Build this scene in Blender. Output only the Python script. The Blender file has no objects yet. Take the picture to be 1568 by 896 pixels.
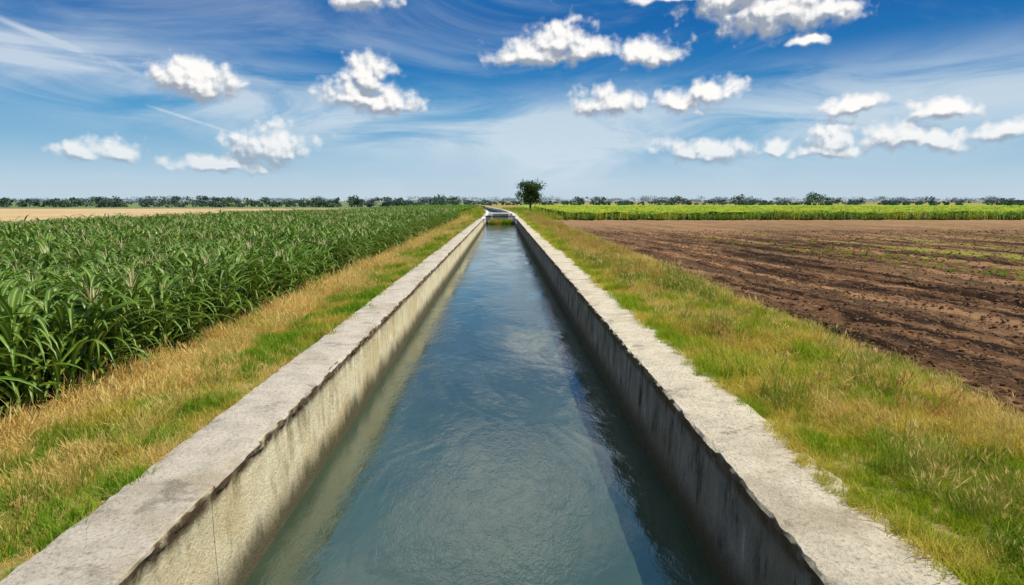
import bpy, math, random
import numpy as np
from mathutils import Vector
random.seed(7); rng=np.random.default_rng(7)
scene=bpy.context.scene

# ------------------------------------------------------------------ helpers
def _h(ix,iy,s):
    v=np.sin(ix*127.1+iy*311.7+s*74.7)*43758.5453
    return v-np.floor(v)
def vnoise(x,y,s=0):
    xi=np.floor(x); yi=np.floor(y); fx=x-xi; fy=y-yi
    fx=fx*fx*(3-2*fx); fy=fy*fy*(3-2*fy)
    a=_h(xi,yi,s); b=_h(xi+1,yi,s); c=_h(xi,yi+1,s); d=_h(xi+1,yi+1,s)
    return (a*(1-fx)+b*fx)*(1-fy)+(c*(1-fx)+d*fx)*fy
def fbm(x,y,s=0,o=4):
    t=0;a=.5
    for i in range(o):
        t=t+a*(vnoise(x,y,s+i*13)-.5); x=x*2.03; y=y*2.03; a*=.5
    return t
def mesh_obj(name,verts,faces,mats,smooth=False,parent=None,link=True,angle=None,attr=None):
    me=bpy.data.meshes.new(name)
    me.from_pydata([tuple(v) for v in verts],[],[tuple(f) for f in faces])
    for m in (mats if isinstance(mats,(list,tuple)) else [mats]): me.materials.append(m)
    if smooth: me.polygons.foreach_set('use_smooth',[True]*len(me.polygons))
    if angle: me.set_sharp_from_angle(angle=math.radians(angle))
    if attr is not None:
        a=me.attributes.new('mid','FLOAT','POINT'); a.data.foreach_set('value',np.asarray(attr,dtype=np.float32))
    me.update()
    ob=bpy.data.objects.new(name,me)
    if link: scene.collection.objects.link(ob)
    if parent: ob.parent=parent
    return ob
def grid_obj(name,X,Y,Z,mat,smooth=True):
    ny,nx=X.shape
    v=np.stack([X.ravel(),Y.ravel(),Z.ravel()],1)
    i=np.arange((ny-1)*(nx-1)); r=i//(nx-1); c=i%(nx-1); a=r*nx+c
    f=np.stack([a,a+1,a+nx+1,a+nx],1)
    me=bpy.data.meshes.new(name)
    me.vertices.add(len(v)); me.vertices.foreach_set('co',v.astype(np.float32).ravel())
    me.loops.add(f.size); me.loops.foreach_set('vertex_index',f.astype(np.int32).ravel())
    me.polygons.add(len(f)); me.polygons.foreach_set('loop_start',(np.arange(len(f))*4).astype(np.int32))
    me.polygons.foreach_set('loop_total',np.full(len(f),4,dtype=np.int32))
    me.update(calc_edges=True); me.validate()
    me.polygons.foreach_set('use_smooth',[smooth]*len(me.polygons))
    me.materials.append(mat)
    ob=bpy.data.objects.new(name,me); scene.collection.objects.link(ob); return ob
def empty(name,loc=(0,0,0)):
    e=bpy.data.objects.new(name,None); e.location=loc; scene.collection.objects.link(e); return e

class NT:
    def __init__(s,tree): s.t=tree; s.n=tree.nodes; s.l=tree.links; s.dim='3D'
    def node(s,typ,**kw):
        n=s.n.new(typ)
        for k,v in kw.items(): setattr(n,k,v)
        return n
    def put(s,sock,v):
        if v is None: return
        if isinstance(v,bpy.types.NodeSocket): s.l.new(v,sock)
        else: sock.default_value=v
    def m(s,op,a,b=None,c=None,clamp=False):
        n=s.node('ShaderNodeMath',operation=op); n.use_clamp=clamp
        s.put(n.inputs[0],a); s.put(n.inputs[1],b)
        if c is not None: s.put(n.inputs[2],c)
        return n.outputs[0]
    def v(s,op,a,b=None,c=None):
        n=s.node('ShaderNodeVectorMath',operation=op)
        s.put(n.inputs[0],a); s.put(n.inputs[1],b)
        if c is not None: s.put(n.inputs[2],c)
        return n.outputs['Value'] if op in('LENGTH','DISTANCE','DOT_PRODUCT') else n.outputs[0]
    def noise(s,vec,scale,detail=4,rough=.55,out='Fac',dist=0):
        n=s.node('ShaderNodeTexNoise',noise_dimensions=s.dim); s.put(n.inputs['Vector'],vec)
        n.inputs['Scale'].default_value=scale; n.inputs['Detail'].default_value=detail
        n.inputs['Roughness'].default_value=rough; n.inputs['Distortion'].default_value=dist
        return n.outputs[out]
    def ss(s,x,lo,hi,a=0.,b=1.):
        n=s.node('ShaderNodeMapRange',interpolation_type='SMOOTHSTEP')
        s.put(n.inputs[0],x); n.inputs[1].default_value=lo; n.inputs[2].default_value=hi
        n.inputs[3].default_value=a; n.inputs[4].default_value=b
        return n.outputs[0]
    def mix(s,f,a,b,bt='MIX'):
        n=s.node('ShaderNodeMix',data_type='RGBA',blend_type=bt)
        s.put(n.inputs[0],f)
        s.put(n.inputs[6],a if isinstance(a,bpy.types.NodeSocket) else (*a,1))
        s.put(n.inputs[7],b if isinstance(b,bpy.types.NodeSocket) else (*b,1))
        return n.outputs[2]
    def bump(s,h,strength=.5,dist=.02,normal=None):
        n=s.node('ShaderNodeBump'); n.inputs['Strength'].default_value=strength; n.inputs['Distance'].default_value=dist
        s.put(n.inputs['Height'],h); s.put(n.inputs['Normal'],normal); return n.outputs[0]
def new_mat(name):
    m=bpy.data.materials.new(name); m.use_nodes=True; t=NT(m.node_tree)
    b=m.node_tree.nodes['Principled BSDF']; o=m.node_tree.nodes['Material Output']
    return m,t,b,o

# ------------------------------------------------------------------ materials
def leaf_mat(name,c1,c2,c3=None,patch=.6,rough=.5,trans=.25,mid=None,amount=(.4,.6),spec=.35):
    """c1/c2 vary per plant, c3 in patches over the field"""
    m,t,b,o=new_mat(name)
    oi=t.node('ShaderNodeObjectInfo'); geo=t.node('ShaderNodeNewGeometry')
    col=t.mix(oi.outputs['Random'],c1,c2)
    if c3:
        n=t.noise(geo.outputs['Position'],patch,2,.6)
        col=t.mix(t.ss(n,*amount),col,c3)
    if mid:
        a=t.node('ShaderNodeAttribute',attribute_name='mid')
        col=t.mix(t.m('POWER',a.outputs['Fac'],5.),col,mid)
    t.put(b.inputs['Base Color'],col); b.inputs['Roughness'].default_value=rough
    b.inputs['Specular IOR Level'].default_value=spec
    tr=t.node('ShaderNodeBsdfTranslucent'); t.put(tr.inputs[0],col)
    mx=t.node('ShaderNodeMixShader'); mx.inputs[0].default_value=trans
    t.l.new(b.outputs[0],mx.inputs[1]); t.l.new(tr.outputs[0],mx.inputs[2]); t.l.new(mx.outputs[0],o.inputs[0])
    return m
M_corn=leaf_mat('corn_leaf',(.055,.145,.006),(.115,.225,.010),(.085,.17,.008),.25,.38,.22,mid=(.42,.48,.14),spec=.42)
M_tassel=leaf_mat('corn_tassel',(.55,.48,.22),(.65,.58,.30))
M_corn_y=leaf_mat('yellow_crop_leaf',(.24,.34,.02),(.52,.50,.03),(.15,.28,.02),.12,.5,.3)
M_grass=leaf_mat('green_grass_blade',(.13,.27,.008),(.26,.36,.015),(.54,.43,.07),.9,.55,.4,amount=(.48,.60),spec=.2)
M_grassr=leaf_mat('verge_grass_blade',(.19,.31,.008),(.39,.43,.015),(.60,.48,.08),.7,.55,.4,amount=(.44,.60),spec=.2)
M_tall=leaf_mat('tall_grass_blade',(.10,.20,.010),(.20,.28,.02),(.34,.32,.06),.9,.55,.35,amount=(.5,.65),spec=.2)
M_dry=leaf_mat('dry_grass_blade',(.68,.47,.13),(.82,.63,.25),(.44,.42,.07),.5,.6,.35,amount=(.5,.68),spec=.2)
M_rust=leaf_mat('rusty_grass_blade',(.44,.19,.05),(.60,.34,.10),(.60,.46,.12),.9,.6,.3,spec=.2)
M_tree=leaf_mat('tree_leaf',(.035,.075,.014),(.06,.11,.02),(.025,.06,.01),.8,.6,.2)
M_far=leaf_mat('distant_hazed_leaf',(.075,.125,.085),(.095,.15,.09),(.09,.13,.12),.03,.8,.2,spec=.1)  # bluish tint stands in for haze, mixed into the leaf colour
M_farblue=leaf_mat('hazy_leaf',(.16,.23,.27),(.18,.26,.30),None,.03,.9,.2,spec=.05)  # stronger haze put into the colour as pale blue leaves

m,t,b,o=new_mat('bark'); M_bark=m
g=t.node('ShaderNodeNewGeometry'); t.put(b.inputs['Base Color'],t.mix(t.noise(g.outputs['Position'],6),(.08,.06,.04),(.17,.13,.09))); b.inputs['Roughness'].default_value=.9

def soil(name,c1,c2,c3,s1,s2,rough=.95,bs=.6,green=None):
    m,t,b,o=new_mat(name); g=t.node('ShaderNodeNewGeometry'); P=g.outputs['Position']
    col=t.mix(t.ss(t.noise(P,s1,5,.6),.35,.65),c1,c2)
    col=t.mix(t.ss(t.noise(P,s2,6,.7),.45,.7),col,c3)
    if green:
        col=green(t,P,col)
    t.put(b.inputs['Base Color'],col); b.inputs['Roughness'].default_value=rough; b.inputs['Specular IOR Level'].default_value=.1
    t.put(b.inputs['Normal'],t.bump(t.noise(P,14,6,.7),bs,.05)); return m
M_ground=soil('verge_soil',(.20,.18,.04),(.32,.25,.08),(.42,.33,.15),.5,5)
def plough_green(t,P,col):
    sx=t.node('ShaderNodeSeparateXYZ'); t.put(sx.inputs[0],P)
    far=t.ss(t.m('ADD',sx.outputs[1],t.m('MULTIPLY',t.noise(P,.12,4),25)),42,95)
    wob=t.v('MULTIPLY_ADD',t.v('SUBTRACT',t.noise(P,.22,3,.6,'Color'),(.5,.5,.5)),(2.2,0,0),P)
    mp=t.node('ShaderNodeMapping'); mp.inputs['Rotation'].default_value=(0,0,math.radians(-9)); t.put(mp.inputs[0],wob)
    mp2=t.node('ShaderNodeMapping'); t.put(mp2.inputs[0],mp.outputs[0]); mp2.inputs['Scale'].default_value=(1.0,.045,1)
    brk=t.ss(t.noise(P,1.1,4,.65),.30,.52)
    st=t.noise(mp2.outputs[0],1.3,5,.66); st2=t.noise(mp2.outputs[0],.45,3,.6)
    col=t.mix(t.m('MULTIPLY',t.ss(st,.51,.60,0,.80),brk),col,(.36,.20,.095))
    col=t.mix(t.m('MULTIPLY',t.ss(st,.485,.43,0,.95),t.ss(t.noise(P,.8,4,.65),.26,.44)),col,(.016,.008,.004))
    col=t.mix(t.ss(st2,.52,.66,0,.4),col,(.24,.145,.075))
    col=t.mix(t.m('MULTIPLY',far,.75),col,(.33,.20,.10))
    near=t.m('MULTIPLY',t.ss(sx.outputs[1],20,28),t.ss(sx.outputs[1],55,40))
    gr=t.m('MULTIPLY',t.m('MULTIPLY',t.ss(t.noise(mp2.outputs[0],.9,5,.65),.53,.59),t.ss(sx.outputs[0],13,21)),t.m('MULTIPLY',near,brk))
    return t.mix(t.m('MULTIPLY',gr,.75),col,(.28,.30,.04))
M_plough=soil('ploughed_soil',(.085,.040,.018),(.145,.072,.034),(.21,.115,.060),.35,7,bs=1.,green=plough_green)
M_clod=soil('clod_soil',(.075,.038,.018),(.14,.075,.038),(.24,.15,.085),2.,9)
M_tan=soil('stubble',(.46,.31,.15),(.55,.40,.22),(.48,.37,.2),.05,.4)
M_green=soil('far_green_field',(.20,.34,.03),(.26,.40,.04),(.15,.28,.03),.04,.5)
M_farland=soil('far_land',(.12,.18,.07),(.17,.22,.08),(.15,.19,.10),.01,.08)
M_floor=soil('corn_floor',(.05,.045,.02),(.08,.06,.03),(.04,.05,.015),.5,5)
M_canopy=soil('crop_canopy',(.17,.26,.015),(.34,.37,.02),(.07,.14,.012),.25,1.6)
M_canopyg=soil('corn_canopy',(.07,.17,.012),(.12,.24,.02),(.04,.11,.01),.4,2.5)

def concrete(name,dark,light_top):
    m,t,b,o=new_mat(name); g=t.node('ShaderNodeNewGeometry'); P=g.outputs['Position']
    sp=t.node('ShaderNodeSeparateXYZ'); t.put(sp.inputs[0],P); z=sp.outputs[2]
    sn=t.node('ShaderNodeSeparateXYZ'); t.put(sn.inputs[0],g.outputs['Normal'])
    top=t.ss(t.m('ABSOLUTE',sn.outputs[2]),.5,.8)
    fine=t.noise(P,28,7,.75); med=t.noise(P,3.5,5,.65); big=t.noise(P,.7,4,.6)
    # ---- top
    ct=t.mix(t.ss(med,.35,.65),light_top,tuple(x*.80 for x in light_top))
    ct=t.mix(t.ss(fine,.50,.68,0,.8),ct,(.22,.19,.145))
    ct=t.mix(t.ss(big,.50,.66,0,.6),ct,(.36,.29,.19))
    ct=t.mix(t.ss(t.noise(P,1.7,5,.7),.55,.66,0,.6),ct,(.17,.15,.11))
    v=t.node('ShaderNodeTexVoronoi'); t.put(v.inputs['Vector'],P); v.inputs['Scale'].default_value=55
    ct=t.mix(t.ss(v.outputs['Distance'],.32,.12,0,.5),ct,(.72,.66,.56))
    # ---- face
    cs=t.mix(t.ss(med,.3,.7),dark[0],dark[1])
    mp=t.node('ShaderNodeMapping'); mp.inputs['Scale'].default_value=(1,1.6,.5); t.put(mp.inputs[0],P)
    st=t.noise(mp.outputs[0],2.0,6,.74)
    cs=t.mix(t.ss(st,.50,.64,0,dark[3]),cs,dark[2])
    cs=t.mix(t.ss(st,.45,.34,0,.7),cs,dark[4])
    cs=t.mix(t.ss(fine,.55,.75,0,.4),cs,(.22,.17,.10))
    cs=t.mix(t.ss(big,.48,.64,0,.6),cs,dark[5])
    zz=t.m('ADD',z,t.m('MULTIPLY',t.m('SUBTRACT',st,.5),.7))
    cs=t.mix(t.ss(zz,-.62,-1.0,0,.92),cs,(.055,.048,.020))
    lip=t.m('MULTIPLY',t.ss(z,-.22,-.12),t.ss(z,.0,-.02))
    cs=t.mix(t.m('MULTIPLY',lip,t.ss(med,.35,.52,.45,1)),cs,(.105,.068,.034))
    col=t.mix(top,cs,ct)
    t.put(b.inputs['Base Color'],col); b.inputs['Roughness'].default_value=.9; b.inputs['Specular IOR Level'].default_value=.2
    h=t.m('ADD',t.m('MULTIPLY',fine,.7),t.m('MULTIPLY',med,.9))
    t.put(b.inputs['Normal'],t.bump(h,.9,.04)); return m
M_conL=concrete('sunlit_concrete',((.82,.72,.48),(.70,.60,.38),(.34,.265,.14),.6,(.86,.80,.60),(.58,.45,.22)),(.60,.525,.43))  # sunlight on the canal face is mixed into its bright cream colours
M_conR=concrete('shaded_weathered_concrete',((.25,.225,.195),(.17,.155,.135),(.030,.027,.025),.9,(.40,.37,.33),(.17,.14,.09)),(.68,.59,.44))  # face colours darkened to carry shade, on top of black stains and weathering
M_conW=concrete('pale_concrete',((.6,.58,.55),(.5,.48,.45),(.3,.3,.28),.4,(.6,.6,.6),(.5,.5,.45)),(.8,.78,.74))

m,t,b,o=new_mat('canal_water'); M_water=m
g=t.node('ShaderNodeNewGeometry'); P=g.outputs['Position']
mp=t.node('ShaderNodeMapping'); mp.inputs['Scale'].default_value=(1,.5,1); t.put(mp.inputs[0],P)
n1=t.noise(mp.outputs[0],.9,3,.5,dist=.8); n2=t.noise(mp.outputs[0],7,4,.6,dist=1.2); n3=t.noise(mp.outputs[0],26,3,.6,dist=.6)
calm=t.ss(t.noise(mp.outputs[0],.6,3,.6,dist=.8),.40,.60,.25,1.25)
h=t.m('ADD',t.m('MULTIPLY',n1,.34),t.m('MULTIPLY',t.m('ADD',t.m('MULTIPLY',n2,.24),t.m('MULTIPLY',n3,.09)),calm))
t.put(b.inputs['Normal'],t.bump(h,.50,.06))
t.put(b.inputs['Base Color'],t.mix(t.ss(t.noise(P,.6,4),.3,.7),(.030,.052,.032),(.044,.070,.044)))
b.inputs['Roughness'].default_value=.05; b.inputs['IOR'].default_value=2.0; b.inputs['Specular IOR Level'].default_value=.55

# ------------------------------------------------------------------ terrain
def cx(y):
    y=np.asarray(y,dtype=float)
    q=np.clip(y-110,0,90); return -(q*q)*.000375-np.clip(y-200,0,None)*.0675
prof_x=np.array([-3500,-900,-5.6,-5.0,-4.2,-3.3,-2.93,-2.80,-2.79,2.50,2.51,2.62,3.2,4.4,5.3,6.0,6.5,900,3500])
prof_z=np.array([-.45,-.45,-.42,-.36,-.22,-.11,-.08,-.10,-1.9,-1.9,-.10,-.06,-.05,-.10,-.2,-.38,-.47,-.47,-.47])
def gz(x): return np.interp(x,prof_x,prof_z)
cols=np.unique(np.concatenate([[-3500,-1500,-700,-300,-150,-80,-40,-20,-12,-8],np.arange(-6.5,-2.8,.16),[-2.93,-2.80,-2.79,0,2.50,2.51,2.62],np.arange(2.7,6.9,.16),[8,12,20,40,80,150,300,700,1500,3500]]))
rows=np.unique(np.concatenate([[-200,-60,-20,-8],np.arange(-4,30,.25),np.arange(30,90,.6),np.arange(90,300,5),[299.9,300.1,350,450,700,1200,2200,4000]]))
X,Y=np.meshgrid(cols,rows)
Z=gz(X)+np.where((np.abs(X)>2.9)&(np.abs(X)<6.4),fbm(X*1.2,Y*1.2,3)*.16,0)
Z=np.where((Y>300)&(Z<-1),-.45,Z)
grid_obj('ground',X+cx(Y),Y,Z,M_ground)

# ploughed field: furrowed high-resolution relief
ang=math.radians(9)
def plough_h(x,y):
    u=x*math.cos(ang)+y*math.sin(ang); w=-x*math.sin(ang)+y*math.cos(ang)
    uu=u+fbm(w*.10,u*.15,5)*2.4+fbm(w*.6,u*.6,15)*.25
    f=np.sin(uu*2*math.pi/1.15); f=np.sign(f)*np.abs(f)**.7*.5+np.sin(uu*2*math.pi/4.6+1)*.4
    rough=.5+1.2*vnoise(x*.11,y*.11,9)
    line=fbm(uu*2.4,w*.14,77,3)
    return (-.33+.062*f*rough+line*.17+fbm(x*3.1,y*3.1,21,4)*.14*rough+fbm(x*.35,y*.35,31,3)*.08)
xs=[5.75];d=.075
while xs[-1]<150: xs.append(xs[-1]+d); d*=1.0055 if xs[-1]>10 else 1
ys=[1.0];d=.075
while ys[-1]<90: ys.append(ys[-1]+d); d*=1.007 if ys[-1]>10 else 1
X,Y=np.meshgrid(np.array(xs),np.array(ys))
Z=plough_h(X,Y); edge=np.clip((X-5.75-fbm(Y*.5,Y*0,91)*1.2)/.6,0,1); Z=Z*edge+(-.52)*(1-edge)
Z=np.maximum(Z,-.445*edge-.55*(1-edge))
grid_obj('ploughed_field',X,Y,Z,M_plough)

def sheet(name,x0,x1,y0,y1,z,mat,n=2,amp=0,s=0):
    nx=max(2,int((x1-x0)/n) if amp else 2); ny=max(2,int((y1-y0)/n) if amp else 2)
    X,Y=np.meshgrid(np.linspace(x0,x1,nx),np.linspace(y0,y1,ny)); Z=np.full(X.shape,z)+(fbm(X*1.3,Y*1.3,s)*amp if amp else 0)
    return grid_obj(name,X,Y,Z,mat)
sheet('stubble_field',-420,-27.5,4,235,-.38,M_tan)
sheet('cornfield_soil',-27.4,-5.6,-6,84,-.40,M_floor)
sheet('distant_field',-1500,-12,236,900,-.36,M_farland)
sheet('meadow_field',9,900,205,420,-.37,M_green)
sheet('crop_canopy',9.5,240,93,204,.56,M_canopy,1.2,1.,3)
sheet('corn_canopy',-27,-7.5,96,232,.62,M_canopyg,1.0,.8,4)
# ------------------------------------------------------------------ water
ys=np.concatenate([np.arange(-8,90,2),np.arange(90,300,5)]); xs=np.array([-2.4,0,2.05])
X,Y=np.meshgrid(xs,ys); grid_obj('canal_water',X+cx(Y),Y,np.full(X.shape,-1.1),M_water)

# ------------------------------------------------------------------ canal walls
def wall(name,xi,xo,s,mat,seed):
    """xi inner edge, xo outer edge, s=+1 when the canal is on the +x side"""
    root=empty(name); k=0
    L=[]; y=-5.3-(0 if s>0 else 1.7)
    while y<86: L.append((y,min(y+5.2,86.))); y+=5.2
    L+= [(90.+i*15,105.+i*15-.02) for i in range(13)]
    for (a,bb) in L:
        far=a>85
        st=.06 if a<12 else (.2 if a<40 else 1.)
        yy=np.arange(a+.004,bb-.004,st); yy=np.append(yy,bb-.004)
        w=abs(xi-xo); dz=random.uniform(-.006,.006); dx=random.uniform(-.005,.005)
        base=[(w,-1.0),(w-.0,-.03),(w-.03,0),(w*.75,.004),(w*.5,.006),(w*.25,.004),(.05,.0),(.018,-.004),(0,-.028),(0.004,-.075),(.034,-.105),(.032,-.4),(.020,-.8),(.0,-1.1),(-.03,-1.95)]
        V=[];n=len(base)
        for j,yv in enumerate(yy):
            c=float(cx(yv))
            for i,(o_,z) in enumerate(base):
                chip=float(fbm(np.array(yv*1.1),np.array(i*.35),seed,5)); fine=float(fbm(np.array(yv*9.),np.array(i*.9),seed+5,3))
                ox=o_; oz=z
                if i in(6,7,8,9):
                    ox+=max(0,chip-.12)*.28+fine*.045; oz-= (max(0,chip-.13)*.25 if i in(6,7) else 0)
                if i in (9,10): oz+=fine*.08
                if i in (1,2): ox+=chip*.12+fine*.05; oz-=max(0,chip)*.08
                if 2<=i<=7: oz+=fine*.014+chip*.01
                V.append((xi-s*(ox)+dx+c, yv, oz+dz+(-.1 if far else 0)))
        F=[(j*n+i,j*n+i+1,(j+1)*n+i+1,(j+1)*n+i) for j in range(len(yy)-1) for i in range(n-1)]
        F.append(tuple(range(n))); F.append(tuple((len(yy)-1)*n+i for i in range(n)))
        mesh_obj('wall_section_%d'%(k+1),V,F,M_conW if far else mat,smooth=True,parent=root,angle=38); k+=1
    return root
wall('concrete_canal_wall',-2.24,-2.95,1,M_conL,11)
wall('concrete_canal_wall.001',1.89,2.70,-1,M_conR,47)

# ------------------------------------------------------------------ sluice gate
def box(name,x0,x1,y0,y1,z0,z1,mat,parent,bev=.02):
    me=bpy.data.meshes.new(name)
    v=[(x,y,z) for z in(z0,z1) for y in(y0,y1) for x in(x0,x1)]
    me.from_pydata(v,[],[(0,1,3,2),(4,6,7,5),(0,4,5,1),(1,5,7,3),(3,7,6,2),(2,6,4,0)]); me.materials.append(mat)
    ob=bpy.data.objects.new(name,me); scene.collection.objects.link(ob); ob.parent=parent
    bm=ob.modifiers.new('bevel','BEVEL'); bm.width=bev; bm.segments=2
    return ob
sg=empty('sluice_gate')
box('pier_1',-1.6,-1.25,100,104,-1.9,.25,M_conW,sg); box('pier_2',.95,1.3,100,104,-1.9,.25,M_conW,sg)
box('deck',-1.9,1.6,100.2,104.5,.253,.42,M_conW,sg); box('gate_plate',-1.245,.945,100.5,100.6,-1.3,.24,M_conW,sg,.005)
box('head_wall_1',-2.5,-1.605,100.6,101.2,-1.9,.1,M_conW,sg); box('head_wall_2',1.305,2.2,100.6,101.2,-1.9,.1,M_conW,sg)
box('spindle',-.19,-.11,101.5,101.58,.423,1.0,M_bark,sg,.01)

# ------------------------------------------------------------------ plants
def ribbon(V,F,A,p0,az,length,width,up,droop,seg=7,fold=.25,twist=0.,prof=None):
    """arching leaf from p0; up = start elevation, droop = total bend"""
    b0=len(V); x,y,z=p0; el=up; ds=length/seg
    for i in range(seg+1):
        tt=i/seg
        w=width*(prof(tt) if prof else (1-tt**2.2)*(.55+.45*min(1,tt*4)))+.0006
        sx,sy=-math.sin(az+twist*tt),math.cos(az+twist*tt)
        lift=fold*w
        V.append((x-sx*w/2,y-sy*w/2,z+lift)); V.append((x,y,z)); V.append((x+sx*w/2,y+sy*w/2,z+lift)); A+= [0,1,0]
        x+=math.cos(az)*math.cos(el)*ds; y+=math.sin(az)*math.cos(el)*ds; z+=math.sin(el)*ds
        el-=droop/seg*(.5+1.0*tt)
    for i in range(seg):
        a=b0+i*3; F.append((a,a+1,a+4,a+3)); F.append((a+1,a+2,a+5,a+4))
def stalk(V,F,A,h,r0,r1,lean=(0,0),n=5):
    b0=len(V)
    for i in range(4):
        tt=i/3
        for k in range(n):
            a=2*math.pi*k/n; r=r0+(r1-r0)*tt
            V.append((lean[0]*tt+math.cos(a)*r,lean[1]*tt+math.sin(a)*r,h*tt)); A.append(.3)
    for i in range(3):
        for k in range(n): F.append((b0+i*n+k,b0+i*n+(k+1)%n,b0+(i+1)*n+(k+1)%n,b0+(i+1)*n+k))
def corn(name,mat,h=1.3,nl=13,tassel=False,ls=1.):
    V=[];F=[];A=[]; lean=(random.uniform(-.06,.06),random.uniform(-.06,.06)); stalk(V,F,A,h,.014,.006,lean)
    az0=random.uniform(0,6.28)
    for i in range(nl):
        tt=(i+.5)/nl; hh=h*(.10+.88*tt); az=az0+(i%2)*math.pi+random.gauss(0,.45)
        ln=(.55+.42*math.sin(math.pi*min(1,tt*.85+.12)))*random.uniform(.85,1.15)*ls
        if tt>.85: ln*=.75
        ribbon(V,F,A,(lean[0]*hh/h,lean[1]*hh/h,hh),az,ln,random.uniform(.065,.095),random.uniform(.75,1.25),random.uniform(1.4,3.1),8,.28,random.uniform(-.7,.7))
    nf=len(F)
    if tassel:
        for i in range(8):
            ribbon(V,F,A,(lean[0],lean[1],h),random.uniform(0,6.28),random.uniform(.2,.34),.016,random.uniform(.9,1.5),random.uniform(.2,.9),4,.1)
    ob=mesh_obj(name,V,F,[mat,M_tassel],smooth=True,link=False,attr=A)
    for i in range(nf,len(F)): ob.data.polygons[i].material_index=1
    return ob
def tuft(name,mat,n,h,r,w,spread=.5,droop=1.,seed_heads=0,hmat=None):
    V=[];F=[];A=[];hp=[]
    for i in range(n):
        a=random.uniform(0,6.28); rr=r*math.sqrt(random.random())
        ln=h*random.uniform(.5,1.15); up=math.pi/2-abs(random.gauss(0,spread)); az=random.uniform(0,6.28)
        ribbon(V,F,A,(math.cos(a)*rr,math.sin(a)*rr,-.02),az,ln,w*random.uniform(.7,1.3),up,droop*random.uniform(.3,1.3),3,.2,0,lambda q:1-q**1.6)
        if i<seed_heads: hp.append(V[-2])
    nf=len(F)
    for (x,y,z) in hp:
        az=random.uniform(0,6.28)
        for k in range(3):
            ribbon(V,F,A,(x,y,z-.05),az+k*2.1,.07,.008,1.3,.4,2,.1,0,lambda q:math.sin(math.pi*min(1,q*.9+.1))+.1)
    ob=mesh_obj(name,V,F,[mat,hmat or mat],smooth=True,link=False)
    for i in range(nf,len(F)): ob.data.polygons[i].material_index=1
    return ob
def collection(name,obs):
    c=bpy.data.collections.new(name)
    for o in obs: c.objects.link(o)
    return c
def scatter(name,pts,scl,coll,tilt=.12):
    pts=np.asarray(pts,dtype=np.float32); n=len(pts)
    me=bpy.data.meshes.new(name); me.vertices.add(n); me.vertices.foreach_set('co',pts.ravel())
    rot=np.stack([rng.normal(0,tilt,n),rng.normal(0,tilt,n),rng.uniform(0,6.283,n)],1).astype(np.float32)
    a=me.attributes.new('rot','FLOAT_VECTOR','POINT'); a.data.foreach_set('vector',rot.ravel())
    a=me.attributes.new('scl','FLOAT','POINT'); a.data.foreach_set('value',np.asarray(scl,dtype=np.float32))
    ob=bpy.data.objects.new(name,me); scene.collection.objects.link(ob)
    ng=bpy.data.node_groups.new(name+'_scatter','GeometryNodeTree')
    ng.interface.new_socket('Geometry',in_out='INPUT',socket_type='NodeSocketGeometry')
    ng.interface.new_socket('Geometry',in_out='OUTPUT',socket_type='NodeSocketGeometry')
    N=ng.nodes; gi=N.new('NodeGroupInput'); go=N.new('NodeGroupOutput'); ip=N.new('GeometryNodeInstanceOnPoints')
    ci=N.new('GeometryNodeCollectionInfo'); ci.inputs['Collection'].default_value=coll
    ci.inputs['Separate Children'].default_value=True; ci.inputs['Reset Children'].default_value=True
    ra=N.new('GeometryNodeInputNamedAttribute'); ra.data_type='FLOAT_VECTOR'; ra.inputs[0].default_value='rot'
    sa=N.new('GeometryNodeInputNamedAttribute'); sa.data_type='FLOAT'; sa.inputs[0].default_value='scl'
    ri=N.new('FunctionNodeRandomValue'); ri.data_type='INT'
    ri.inputs[4].default_value=0; ri.inputs[5].default_value=len(coll.objects)-1
    ip.inputs['Pick Instance'].default_value=True
    L=ng.links; L.new(gi.outputs[0],ip.inputs['Points']); L.new(ci.outputs[0],ip.inputs['Instance'])
    L.new(ri.outputs[2],ip.inputs['Instance Index']); L.new(ra.outputs[0],ip.inputs['Rotation']); L.new(sa.outputs[0],ip.inputs['Scale'])
    L.new(ip.outputs[0],go.inputs[0])
    md=ob.modifiers.new('scatter','NODES'); md.node_group=ng
    return ob

# corn field on the left
C_corn=collection('corn_plants',[corn('corn_plant_a%d'%i,M_corn,random.uniform(1.12,1.34),14,tassel=(i%5==0)) for i in range(10)])
P=[]
for x in np.arange(-27.2,-5.30,.72):
    for y in np.arange(1.5,84,.19 if x>-14 else .24):
        P.append((x+random.gauss(0,.06),y+random.gauss(0,.05),-.41))
P=np.array(P); sc=1.04+fbm(P[:,0]*.15,P[:,1]*.15,2)*.35+fbm(P[:,0]*.7,P[:,1]*.7,12)*.3+rng.normal(0,.08,len(P))+.10*np.clip((14-P[:,1])/8,0,1)
scatter('corn_field',P,sc,C_corn,.07)
P=[]
for y in list(np.arange(88,98,.75))+list(np.arange(98,230,3.2)):
    for x in np.arange(-27,-7.2,.32 if y<98 else .8): P.append((x+random.gauss(0,.1),y+random.gauss(0,.3),-.41 if y<97 else -.35))
P=np.array(P); scatter('corn_field.001',P,.98+rng.normal(0,.06,len(P)),C_corn,.06)
# yellow-green crop on the right beyond the ploughed field
C_y=collection('yellow_crop_plants',[corn('yellow_plant_%d'%i,M_corn_y,1.2,14,ls=.7) for i in range(5)]+[corn('green_plant_%d'%i,M_corn,1.0,12,ls=.8) for i in range(2)])
P=[]
for y in list(np.arange(90.8,97,.8))+list(np.arange(98,204,4)):
    for x in np.arange(9,130 if y<98 else 200,.36 if y<98 else 1.): P.append((x+random.gauss(0,.12),y+random.gauss(0,.3),-.42 if y<98 else -.40))
P=np.array(P); scatter('yellow_green_crop',P,.89+fbm(P[:,0]*.2,P[:,1]*.2,8)*.6+rng.normal(0,.08,len(P)),C_y,.1)

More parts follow.
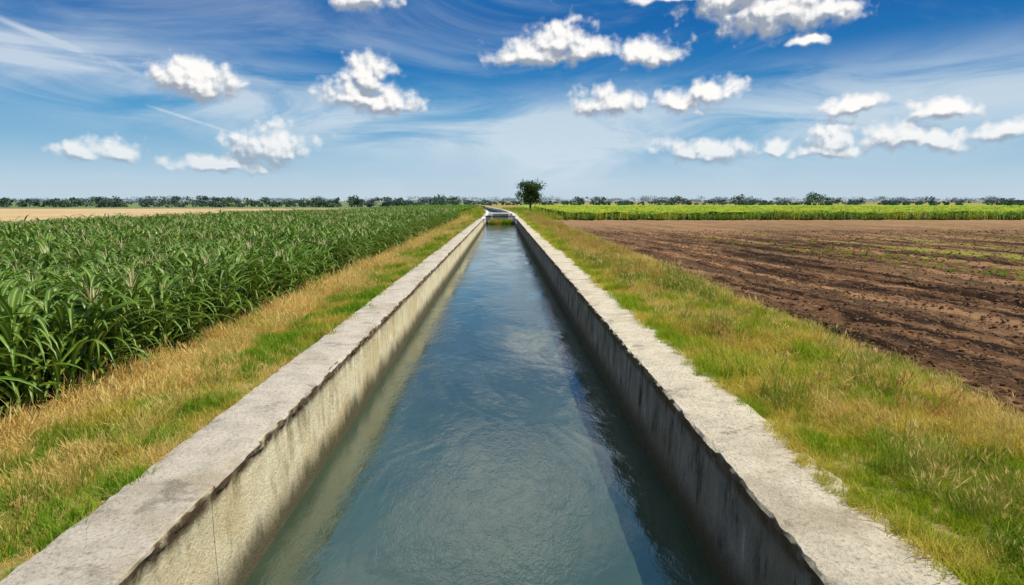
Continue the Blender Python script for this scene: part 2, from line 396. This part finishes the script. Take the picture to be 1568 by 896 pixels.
# verge grasses
C_short=collection('short_grass',[tuft('short_tuft_%d'%i,M_grass,46,.14,.10,.007,.6,1.3) for i in range(5)])
C_shortr=collection('lush_grass',[tuft('lush_tuft_%d'%i,M_grassr,46,.17,.11,.007,.6,1.3) for i in range(5)])
C_tall=collection('tall_grass',[tuft('tall_tuft_%d'%i,M_tall,40,.38,.12,.006,.4,1.1,5,M_dry) for i in range(4)])
C_dry=collection('dry_grass',[tuft('dry_tuft_%d'%i,M_dry,40,.24,.11,.005,.6,1.2,4) for i in range(5)])
C_rust=collection('rusty_grass',[tuft('rusty_tuft_%d'%i,M_rust,26,.34,.10,.005,.4,.6,12) for i in range(4)])
def strip_points(x0,x1,dens,ymin=1.2,ymax=105):
    out=[];S=[]
    for (a,bb,k,s) in [(ymin,8,1.,1.),(8,18,.62,1.1),(18,40,.34,1.3),(40,ymax,.15,1.7)]:
        n=int((x1-x0)*(bb-a)*dens*k)
        x=rng.uniform(x0,x1,n); y=rng.uniform(a,bb,n); out.append(np.stack([x,y],1)); S.append(np.full(n,s))
    p=np.concatenate(out); return p,np.concatenate(S)
def place(name,p,s,prob,coll,tilt=.15,sj=.2):
    k=rng.random(len(p))<prob; p=p[k]; s=s[k]
    z=gz(p[:,0])+fbm(p[:,0]*1.2,p[:,1]*1.2,3)*.16
    z=np.where(np.abs(p[:,0])<2.98,np.minimum(z,-.04),z)
    P=np.stack([p[:,0]+cx(p[:,1]),p[:,1],z],1)
    scatter(name,P,s*np.clip(1+rng.normal(0,sj,len(p)),.5,1.6),coll,tilt)
def patch(p,s): return fbm(p[:,0]*1.1,p[:,1]*.6,s)*2+.5
# left verge
p,s=strip_points(-5.5,-2.93,190); nz=patch(p,17); e=np.clip((-p[:,0]-4.0+(nz-.5)*1.6)/.6,0,1)
place('short_grass',p,s*(.5+.9*vnoise(p[:,0]*2,p[:,1]*2,6)),np.clip(1.-e*.8-np.clip(nz-.50,0,1)*2.6,0.08,1),C_short,sj=.3)
p,s=strip_points(-5.5,-2.97,130); nz=patch(p,17); e=np.clip((-p[:,0]-3.95+(nz-.5)*1.6)/.6,0,1)
place('dry_grass',p,s*(.45+.6*e)*(.6+.9*vnoise(p[:,0]*1.7,p[:,1]*1.7,8)),np.clip(e*.75+np.clip(nz-.46,0,1)*2.4,0.05,1),C_dry,.35,.3)
p,s=strip_points(-5.4,-3.3,30); nz=patch(p,117)
place('tall_grass',p,s*.6,np.clip((nz-.56)*4,0,.8),C_tall,.3,.3)
# right verge
p,s=strip_points(2.60,6.1,190); nz=patch(p,57); e=np.clip((p[:,0]-4.8+(nz-.5)*1.4)/.8,0,1)
place('lush_grass',p,s*(.45+.95*vnoise(p[:,0]*1.3,p[:,1]*1.3,4)),1-.7*e,C_shortr,.2,.3)
p,s=strip_points(3.1,6.2,100); nz=fbm(p[:,0]*.8,p[:,1]*.3,57)*2+.5; e=np.clip((p[:,0]-4.95+(nz-.5)*1.4)/.6,0,1)
place('dry_grass.001',p,s*.85,np.clip(e*.8+np.clip(nz-.52,0,1)*1.8,0.03,1),C_dry,.3,.3)
p,s=strip_points(3.3,5.4,60,ymin=3); nz=fbm(p[:,0]*.9,p[:,1]*.18,77)*2+.5
place('rusty_grass',p,s*.9,np.clip((nz-.52)*4,0.02,.85)*np.where(p[:,1]>9,1,.35),C_rust,.2)
p,s=strip_points(3.0,5.6,60,ymin=2); nz=patch(p,217); nr=np.clip((7.5-p[:,1])/3,0,1)*np.clip((p[:,0]-3.3)/.5,0,1)
place('tall_grass.001',p,s*.85,np.clip((nz-.58)*4+nr*.45,0,.8),C_tall,.3,.3)
# grass creeping over the outer edge of the right wall
p,s=strip_points(2.42,2.66,150); k=(p[:,0]-2.42)/.24; nz=fbm(p[:,1]*.8,p[:,1]*0,33)*2+.5
kk=rng.random(len(p))<np.clip((nz+k*.6-.85)*4,0,1); p=p[kk]; s=s[kk]
scatter('creeping_grass',np.stack([p[:,0]+.04,p[:,1],np.full(len(p),.0)],1),s*.55,C_shortr,.5)
def weed(name,h):
    V=[];F=[];A=[]; tips=[]
    for i in range(7):
        az=random.uniform(0,6.28); L=h*random.uniform(.7,1.1)
        ribbon(V,F,A,(0,0,0),az,L,.006,1.35+random.uniform(-.25,.2),.3,4,.1,0,lambda q:1); tips.append(V[-2])
        for k in range(5):
            q=V[-2-3*random.randint(1,3)]; az2=random.uniform(0,6.28); ribbon(V,F,A,q,az2,.12,.018,.7,1.2,3); tips.append(V[-2])
    for (x,y,z) in tips:
        for k in range(4):
            ribbon(V,F,A,(x+random.gauss(0,.012),y+random.gauss(0,.012),z+random.gauss(0,.012)),random.uniform(0,6.28),.014,.011,.3,.2,2)
    return mesh_obj(name,V,F,M_rust,link=False)
C_dk=collection('dock_weeds',[weed('dock_weed_%d'%i,.5) for i in range(3)])
n=90; x=rng.uniform(3.6,5.4,n); y=rng.uniform(5,50,n); scatter('dock_weeds',np.stack([x,y,gz(x)],1),rng.uniform(.5,.9,n),C_dk)
C_bush=collection('reed_plants',[tuft('reed_%d'%i,M_grass,40,.7,.2,.03,.4,.9) for i in range(3)])
n=260; x=rng.uniform(-1.7,1.4,n); y=rng.uniform(97.5,99.8,n)
scatter('reed_clump',np.stack([x,y,np.full(n,-1.1)],1),rng.uniform(.7,1.3,n),C_bush)
n=700; x=np.where(rng.random(n)<.35,rng.uniform(-7,-3.2,n),rng.uniform(3.0,8.5,n)); y=rng.uniform(90,200,n)
scatter('bank_grass',np.stack([x+cx(y),y,np.full(n,-.3)],1),rng.uniform(.8,1.7,n),C_bush)

# soil clods
def clod(name):
    import bmesh
    bm=bmesh.new(); bmesh.ops.create_icosphere(bm,subdivisions=2,radius=1); s=random.random()*50
    for v in bm.verts:
        k=1+.9*float(fbm(np.array(v.co.x*1.3+s),np.array(v.co.y*1.3+v.co.z*2),5)); v.co*=k; v.co.z*=.65
    me=bpy.data.meshes.new(name); bm.to_mesh(me); bm.free(); me.materials.append(M_clod)
    return bpy.data.objects.new(name,me)
C_cl=collection('clods',[clod('clod_%d'%i) for i in range(5)])
n=42000; y=3+55*rng.random(n)**1.3; x=6.0+rng.random(n)**1.2*(y*.8+4)
scatter('soil_clods',np.stack([x,y,plough_h(x,y)],1),np.clip(rng.lognormal(-3.95,.5,n),.010,.06)*(1+y*.006),C_cl,.6)
n=3200; y=rng.uniform(20,55,n); x=rng.uniform(12,55,n); k=vnoise((x*math.cos(ang)+y*math.sin(ang))*.5,y*.03,66)>.70; x=x[k];y=y[k]
scatter('field_weeds',np.stack([x,y,plough_h(x,y)],1),rng.uniform(.6,1.4,len(x)),C_short)

# ------------------------------------------------------------------ trees
def leaf_cloud(V,F,c,rad,n,size,sp=.42,per=130):
    """leaf-sized quads through lumpy sub-crowns"""
    lobes=[(c[0]+random.gauss(0,sp)*rad[0],c[1]+random.gauss(0,sp)*rad[1],c[2]+random.uniform(-.6,.62)*rad[2],random.uniform(.28,.55)) for _ in range(max(5,n//per))]
    for i in range(n):
        L=random.choice(lobes); d=np.array([random.gauss(0,1) for _ in range(3)]); d/=np.linalg.norm(d)+1e-6
        r=random.random()**.45*L[3]
        p=np.array([L[0]+d[0]*r*rad[0],L[1]+d[1]*r*rad[1],L[2]+d[2]*r*rad[2]])
        u=np.array([random.gauss(0,1) for _ in range(3)]); u/=np.linalg.norm(u); w=np.cross(u,[random.gauss(0,1) for _ in range(3)]); w/=np.linalg.norm(w)+1e-6
        s=size*random.uniform(.6,1.3); b0=len(V)
        V+= [tuple(p-u*s),tuple(p-w*s*.5),tuple(p+u*s),tuple(p+w*s*.5)]; F.append((b0,b0+1,b0+2,b0+3))
def limb(V,F,p0,p1,r0,r1,n=7):
    p0=Vector(p0);p1=Vector(p1);d=(p1-p0).normalized();a=d.orthogonal().normalized();b=d.cross(a);b0=len(V)
    for (p,r) in((p0,r0),((p0+p1)/2+a*.06*(p1-p0).length*random.uniform(-1,1),(r0+r1)/2),(p1,r1)):
        for k in range(n):
            q=p+(a*math.cos(2*math.pi*k/n)+b*math.sin(2*math.pi*k/n))*r; V.append(tuple(q))
    for i in range(2):
        for k in range(n): F.append((b0+i*n+k,b0+i*n+(k+1)%n,b0+(i+1)*n+(k+1)%n,b0+(i+1)*n+k))
def tree(name,loc,h,w,n,size):
    root=empty(name,loc); V=[];F=[]
    limb(V,F,(0,0,-.2),(0.1,0,h*.35),w*.05,w*.035)
    for i in range(8):
        a=i*.8+random.random(); limb(V,F,(0.1,0,h*random.uniform(.22,.36)),(math.cos(a)*w*.32,math.sin(a)*w*.32,h*random.uniform(.5,.85)),w*.025,w*.007)
    mesh_obj('trunk_and_limbs',V,F,M_bark,smooth=True,parent=root)
    V=[];F=[]; leaf_cloud(V,F,(0,0,h*.62),(w*.52,w*.52,h*.40),n,size,.30,200)
    mesh_obj('crown',V,F,M_tree,parent=root); return root
tree('roadside_tree',(6.6,159,-.45),7.2,6.6,7500,.19)
def tree_mass(name,items,mat,seed):
    random.seed(seed); V=[];F=[]
    for (x,y,h,w) in items:
        leaf_cloud(V,F,(x,y,h*.42-.4),(w*.5,w*.4,h*.55),int(110+h*26),.38+h*.03,.5,40)
        limb(V,F,(x,y,-.5),(x,y,h*.4),.25,.1,5)
    return mesh_obj(name,V,F,mat)
it=[]
x=-330.
while x<-20:
    dens=vnoise(np.array(x*.03),np.array(0.),5); h=2.6+2.2*random.random()*float(dens)+1.0*random.random()
    it.append((x,290+random.uniform(-15,25),h+ .6,h*random.uniform(1.6,2.8))); x+=random.uniform(1.5,3.5)
it+= [(-205,275,6.5,7),(-200,280,5.6,6),(-118,285,5.,7)]
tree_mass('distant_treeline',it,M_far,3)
it=[]; x=-30.
while x<420:
    dens=float(vnoise(np.array(x*.025),np.array(3.),5))
    h=2.8+4.2*dens*random.random(); it.append((x,430+random.uniform(-20,30),h,h*random.uniform(1.5,2.6)))
    x+=random.uniform(2,5)
it+= [(148,425,8.,9),(181,400,8,13),(187,402,7.5,11),(192,400,6.,9),(60,420,6.5,9),(100,400,6,12),(240,380,5.5,9),(286,380,5.5,9),(50,430,6,9)]
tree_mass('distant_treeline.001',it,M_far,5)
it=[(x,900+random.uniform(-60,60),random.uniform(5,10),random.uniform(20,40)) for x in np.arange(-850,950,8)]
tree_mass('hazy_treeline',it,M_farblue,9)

# ------------------------------------------------------------------ sun + sky
EL=math.radians(57); AZ=math.radians(105)
sv=Vector((math.sin(AZ)*math.cos(EL),math.cos(AZ)*math.cos(EL),math.sin(EL)))
sl=bpy.data.lights.new('sun','SUN'); sl.energy=5.0; sl.angle=math.radians(.53); sl.color=(1,.94,.82)
so=bpy.data.objects.new('sun',sl); so.rotation_euler=sv.to_track_quat('Z','Y').to_euler(); scene.collection.objects.link(so)

world=bpy.data.worlds.new('World'); scene.world=world; world.use_nodes=True
T=NT(world.node_tree); bg=world.node_tree.nodes['Background']; wo=world.node_tree.nodes['World Output']
sky=T.node('ShaderNodeTexSky',sky_type='NISHITA'); sky.sun_disc=False; sky.sun_elevation=EL; sky.sun_rotation=AZ
tc=T.node('ShaderNodeTexCoord'); sp=T.node('ShaderNodeSeparateXYZ'); T.put(sp.inputs[0],tc.outputs['Generated'])
dx,dy,dz=sp.outputs
az=T.m('ARCTAN2',dx,dy); hor=T.m('SQRT',T.m('ADD',T.m('MULTIPLY',dx,dx),T.m('MULTIPLY',dy,dy)))
te=T.m('DIVIDE',dz,T.m('MAXIMUM',hor,.05))
cb=T.node('ShaderNodeCombineXYZ'); T.put(cb.inputs[0],az); T.put(cb.inputs[1],te); p=cb.outputs[0]
S=10.
def k(col,m=S):
    o=T.v('SCALE',col); o.node.inputs['Scale'].default_value=m; return o
rp=T.node('ShaderNodeValToRGB'); T.put(rp.inputs[0],te)
cr=rp.color_ramp; E=cr.elements
E[0].position=0; E[0].color=(.55,.67,.77,1); E[1].position=1; E[1].color=(.03,.13,.32,1)
for pos,c in((.03,(.47,.63,.76)),(.07,(.27,.50,.70)),(.12,(.085,.34,.62)),(.18,(.012,.19,.50)),(.25,(.0015,.125,.41)),(.30,(.004,.14,.43)),(.42,(.10,.32,.58))):
    e=E.new(pos); e.color=(*c,1)
base=T.mix(.95,sky.outputs[0],k(rp.outputs[0]))
ov=T.m('MULTIPLY',T.ss(T.noise(tc.outputs['Generated'],3.4,5,.6),.44,.62),T.ss(te,.29,.42))
base=T.mix(T.m('MULTIPLY',ov,.85),base,(.88*S,.91*S,.94*S))
T.put(bg.inputs[0],base); bg.inputs[1].default_value=.1

# cumulus: bearing tangent, elevation tangent, half width, half height
CL=[(-.192,.176,.032,.030),(-.205,.150,.048,.028),(-.160,.140,.050,.026),
    (.078,.226,.050,.030),(.040,.208,.052,.022),(.110,.210,.042,.022),(.198,.208,.046,.020),
    (.160,.142,.060,.024),(.256,.140,.048,.020),(.304,.158,.050,.019),
    (.390,.270,.105,.042),(.460,.265,.070,.022),(.330,.290,.060,.030),(-.195,.284,.050,.022),(.250,.284,.060,.010),
    (-.432,.172,.062,.029),(-.330,.078,.062,.032),(-.390,.053,.080,.013),(-.545,.070,.036,.019),(-.612,.070,.042,.017),
    (.300,.074,.074,.018),(.476,.090,.036,.030),(.475,.072,.060,.012),(.580,.090,.052,.024),(.640,.082,.055,.015),(.640,.130,.050,.018),(.508,.142,.042,.018),(.740,.100,.060,.018),(.396,.076,.028,.010),(.435,.228,.022,.010)]
T.dim='2D'
def ell(q):
    acc=None
    for (U,V,hu,hv) in CL:
        a=math.atan(U); c=math.cos(a); cxx,cy=a,V*c-.15*hv; s=(1/(hu*c*c),1/(hv*c*1.1),0)
        r=T.v('MULTIPLY_ADD',q,s,(-cxx*s[0],-cy*s[1],0))
        r=T.v('MAXIMUM',r,T.v('MULTIPLY',r,(-1,-1.6,0)))
        L=T.v('LENGTH',r)
        if acc is None: acc=L
        else:
            n=T.node('ShaderNodeMath',operation='SMOOTH_MIN'); T.put(n.inputs[0],acc); T.put(n.inputs[1],L); n.inputs[2].default_value=.2; acc=n.outputs[0]
    return acc
def detail(ps):
    w=T.noise(ps,34,2,.5,'Color')
    q=T.v('MULTIPLY_ADD',T.v('SUBTRACT',w,(.5,.5,.5)),(.018,.015,0),ps)
    def vor(sc,amp):
        vo=T.node('ShaderNodeTexVoronoi',feature='SMOOTH_F1',voronoi_dimensions='2D'); T.put(vo.inputs['Vector'],q); vo.inputs['Scale'].default_value=sc; vo.inputs['Smoothness'].default_value=.6
        return T.m('MULTIPLY',T.m('SUBTRACT',vo.outputs['Distance'],.38),amp)
    f=T.m('MULTIPLY',T.m('SUBTRACT',T.noise(ps,48,6,.60),.5),1.0)
    return T.m('ADD',T.m('ADD',vor(42,.70),vor(95,.26)),f)
w0=T.noise(p,13,3,.5,'Color')
q0=T.v('MULTIPLY_ADD',T.v('SUBTRACT',w0,(.5,.5,.5)),(.050,.034,0),p)
e0=ell(q0); e1=ell(T.v('ADD',q0,(.003,.013,0)))
D0=detail(p); D1=detail(T.v('ADD',p,(.0035,.0060,0)))
# some clouds are thinner than others
thin=T.ss(T.noise(p,5,2,.5),.35,.65,.0,.16)
d0=T.m('ADD',T.m('ADD',e0,D0),thin)
cov=T.ss(d0,1.42,.58)
lit=T.m('ADD',T.m('MULTIPLY_ADD',T.m('SUBTRACT',e1,e0),1.25,.36),T.m('MULTIPLY',T.m('SUBTRACT',D1,D0),1.15))
lit=T.m('ADD',lit,T.ss(d0,.7,1.15,0,.12),clamp=True)
ccol=T.mix(T.ss(lit,.0,.88),(.33,.38,.46),(1.0,.985,.96))
def streak(angle,sx,sy,scale,lo,hi,off):
    mp=T.node('ShaderNodeMapping'); mp.inputs['Rotation'].default_value=(0,0,angle); mp.inputs['Scale'].default_value=(sx,sy,1); mp.inputs['Location'].default_value=(off,off,off); T.put(mp.inputs[0],p)
    return T.ss(T.noise(mp.outputs[0],scale,6,.6,dist=.5),lo,hi)
def band(x0,y0,x1,y1,w):
    dxx,dyy=x1-x0,y1-y0; L=math.hypot(dxx,dyy); nx,ny=-dyy/L,dxx/L
    dd=T.m('ABSOLUTE',T.m('ADD',T.v('DOT_PRODUCT',p,(nx,ny,0)),-(x0*nx+y0*ny)))
    along=T.m('ADD',T.v('DOT_PRODUCT',p,(dxx/L,dyy/L,0)),-(x0*dxx+y0*dyy)/L)
    e=T.m('MULTIPLY',T.ss(along,-.03,.05),T.ss(along,L+.08,L-.05))
    return T.m('MULTIPLY',T.ss(dd,w,0),e)
sL=streak(.30,1,4.5,4,.26,.64,0); sR=streak(-.22,1,4.5,4,.26,.64,3)
bl=T.m('MULTIPLY',band(-.75,.185,.12,.072,.085),sL); br=T.m('MULTIPLY',band(.0,.08,.8,.140,.10),sR)
gen=T.m('MULTIPLY',streak(.1,1,3.2,2.4,.48,.82,7),.45)
con=T.m('MULTIPLY',T.m('ADD',T.m('MULTIPLY',band(-.64,.217,-.50,.168,.006),.6),T.m('MULTIPLY',band(-.537,.142,-.366,.090,.003),.5)),streak(.3,1,1,14,.3,.6,2))
cir=T.m('ADD',T.m('ADD',T.m('MULTIPLY',bl,1.),T.m('MULTIPLY',br,1.)),T.m('ADD',gen,con),clamp=True)
c1=T.mix(T.m('MULTIPLY',cir,.75),base,(.68*S,.77*S,.84*S))
c2=T.mix(T.m('MULTIPLY',cov,T.ss(te,.02,.12,.55,1)),c1,k(ccol))
bg2=T.node('ShaderNodeBackground'); T.put(bg2.inputs[0],c2); bg2.inputs[1].default_value=.1
# the cumulus only stand in this stretch of the sky, so only evaluate them there
sel=T.m('MULTIPLY',T.m('LESS_THAN',T.m('ABSOLUTE',az),1.1),T.m('MULTIPLY',T.m('GREATER_THAN',te,-.02),T.m('LESS_THAN',te,.36)))
mx=T.node('ShaderNodeMixShader'); T.put(mx.inputs[0],sel); T.l.new(bg.outputs[0],mx.inputs[1]); T.l.new(bg2.outputs[0],mx.inputs[2]); T.l.new(mx.outputs[0],wo.inputs[0])

# ------------------------------------------------------------------ camera
cam=bpy.data.cameras.new('camera'); co=bpy.data.objects.new('camera',cam); scene.collection.objects.link(co)
cam.lens=23.9; cam.sensor_width=36; cam.clip_end=6000; cam.clip_start=.05
co.location=(0,0,2.2); co.rotation_euler=(math.radians(90-7.67),0,math.radians(-.88))
scene.camera=co
scene.view_settings.view_transform='Standard'; scene.view_settings.look='None'; scene.view_settings.exposure=0
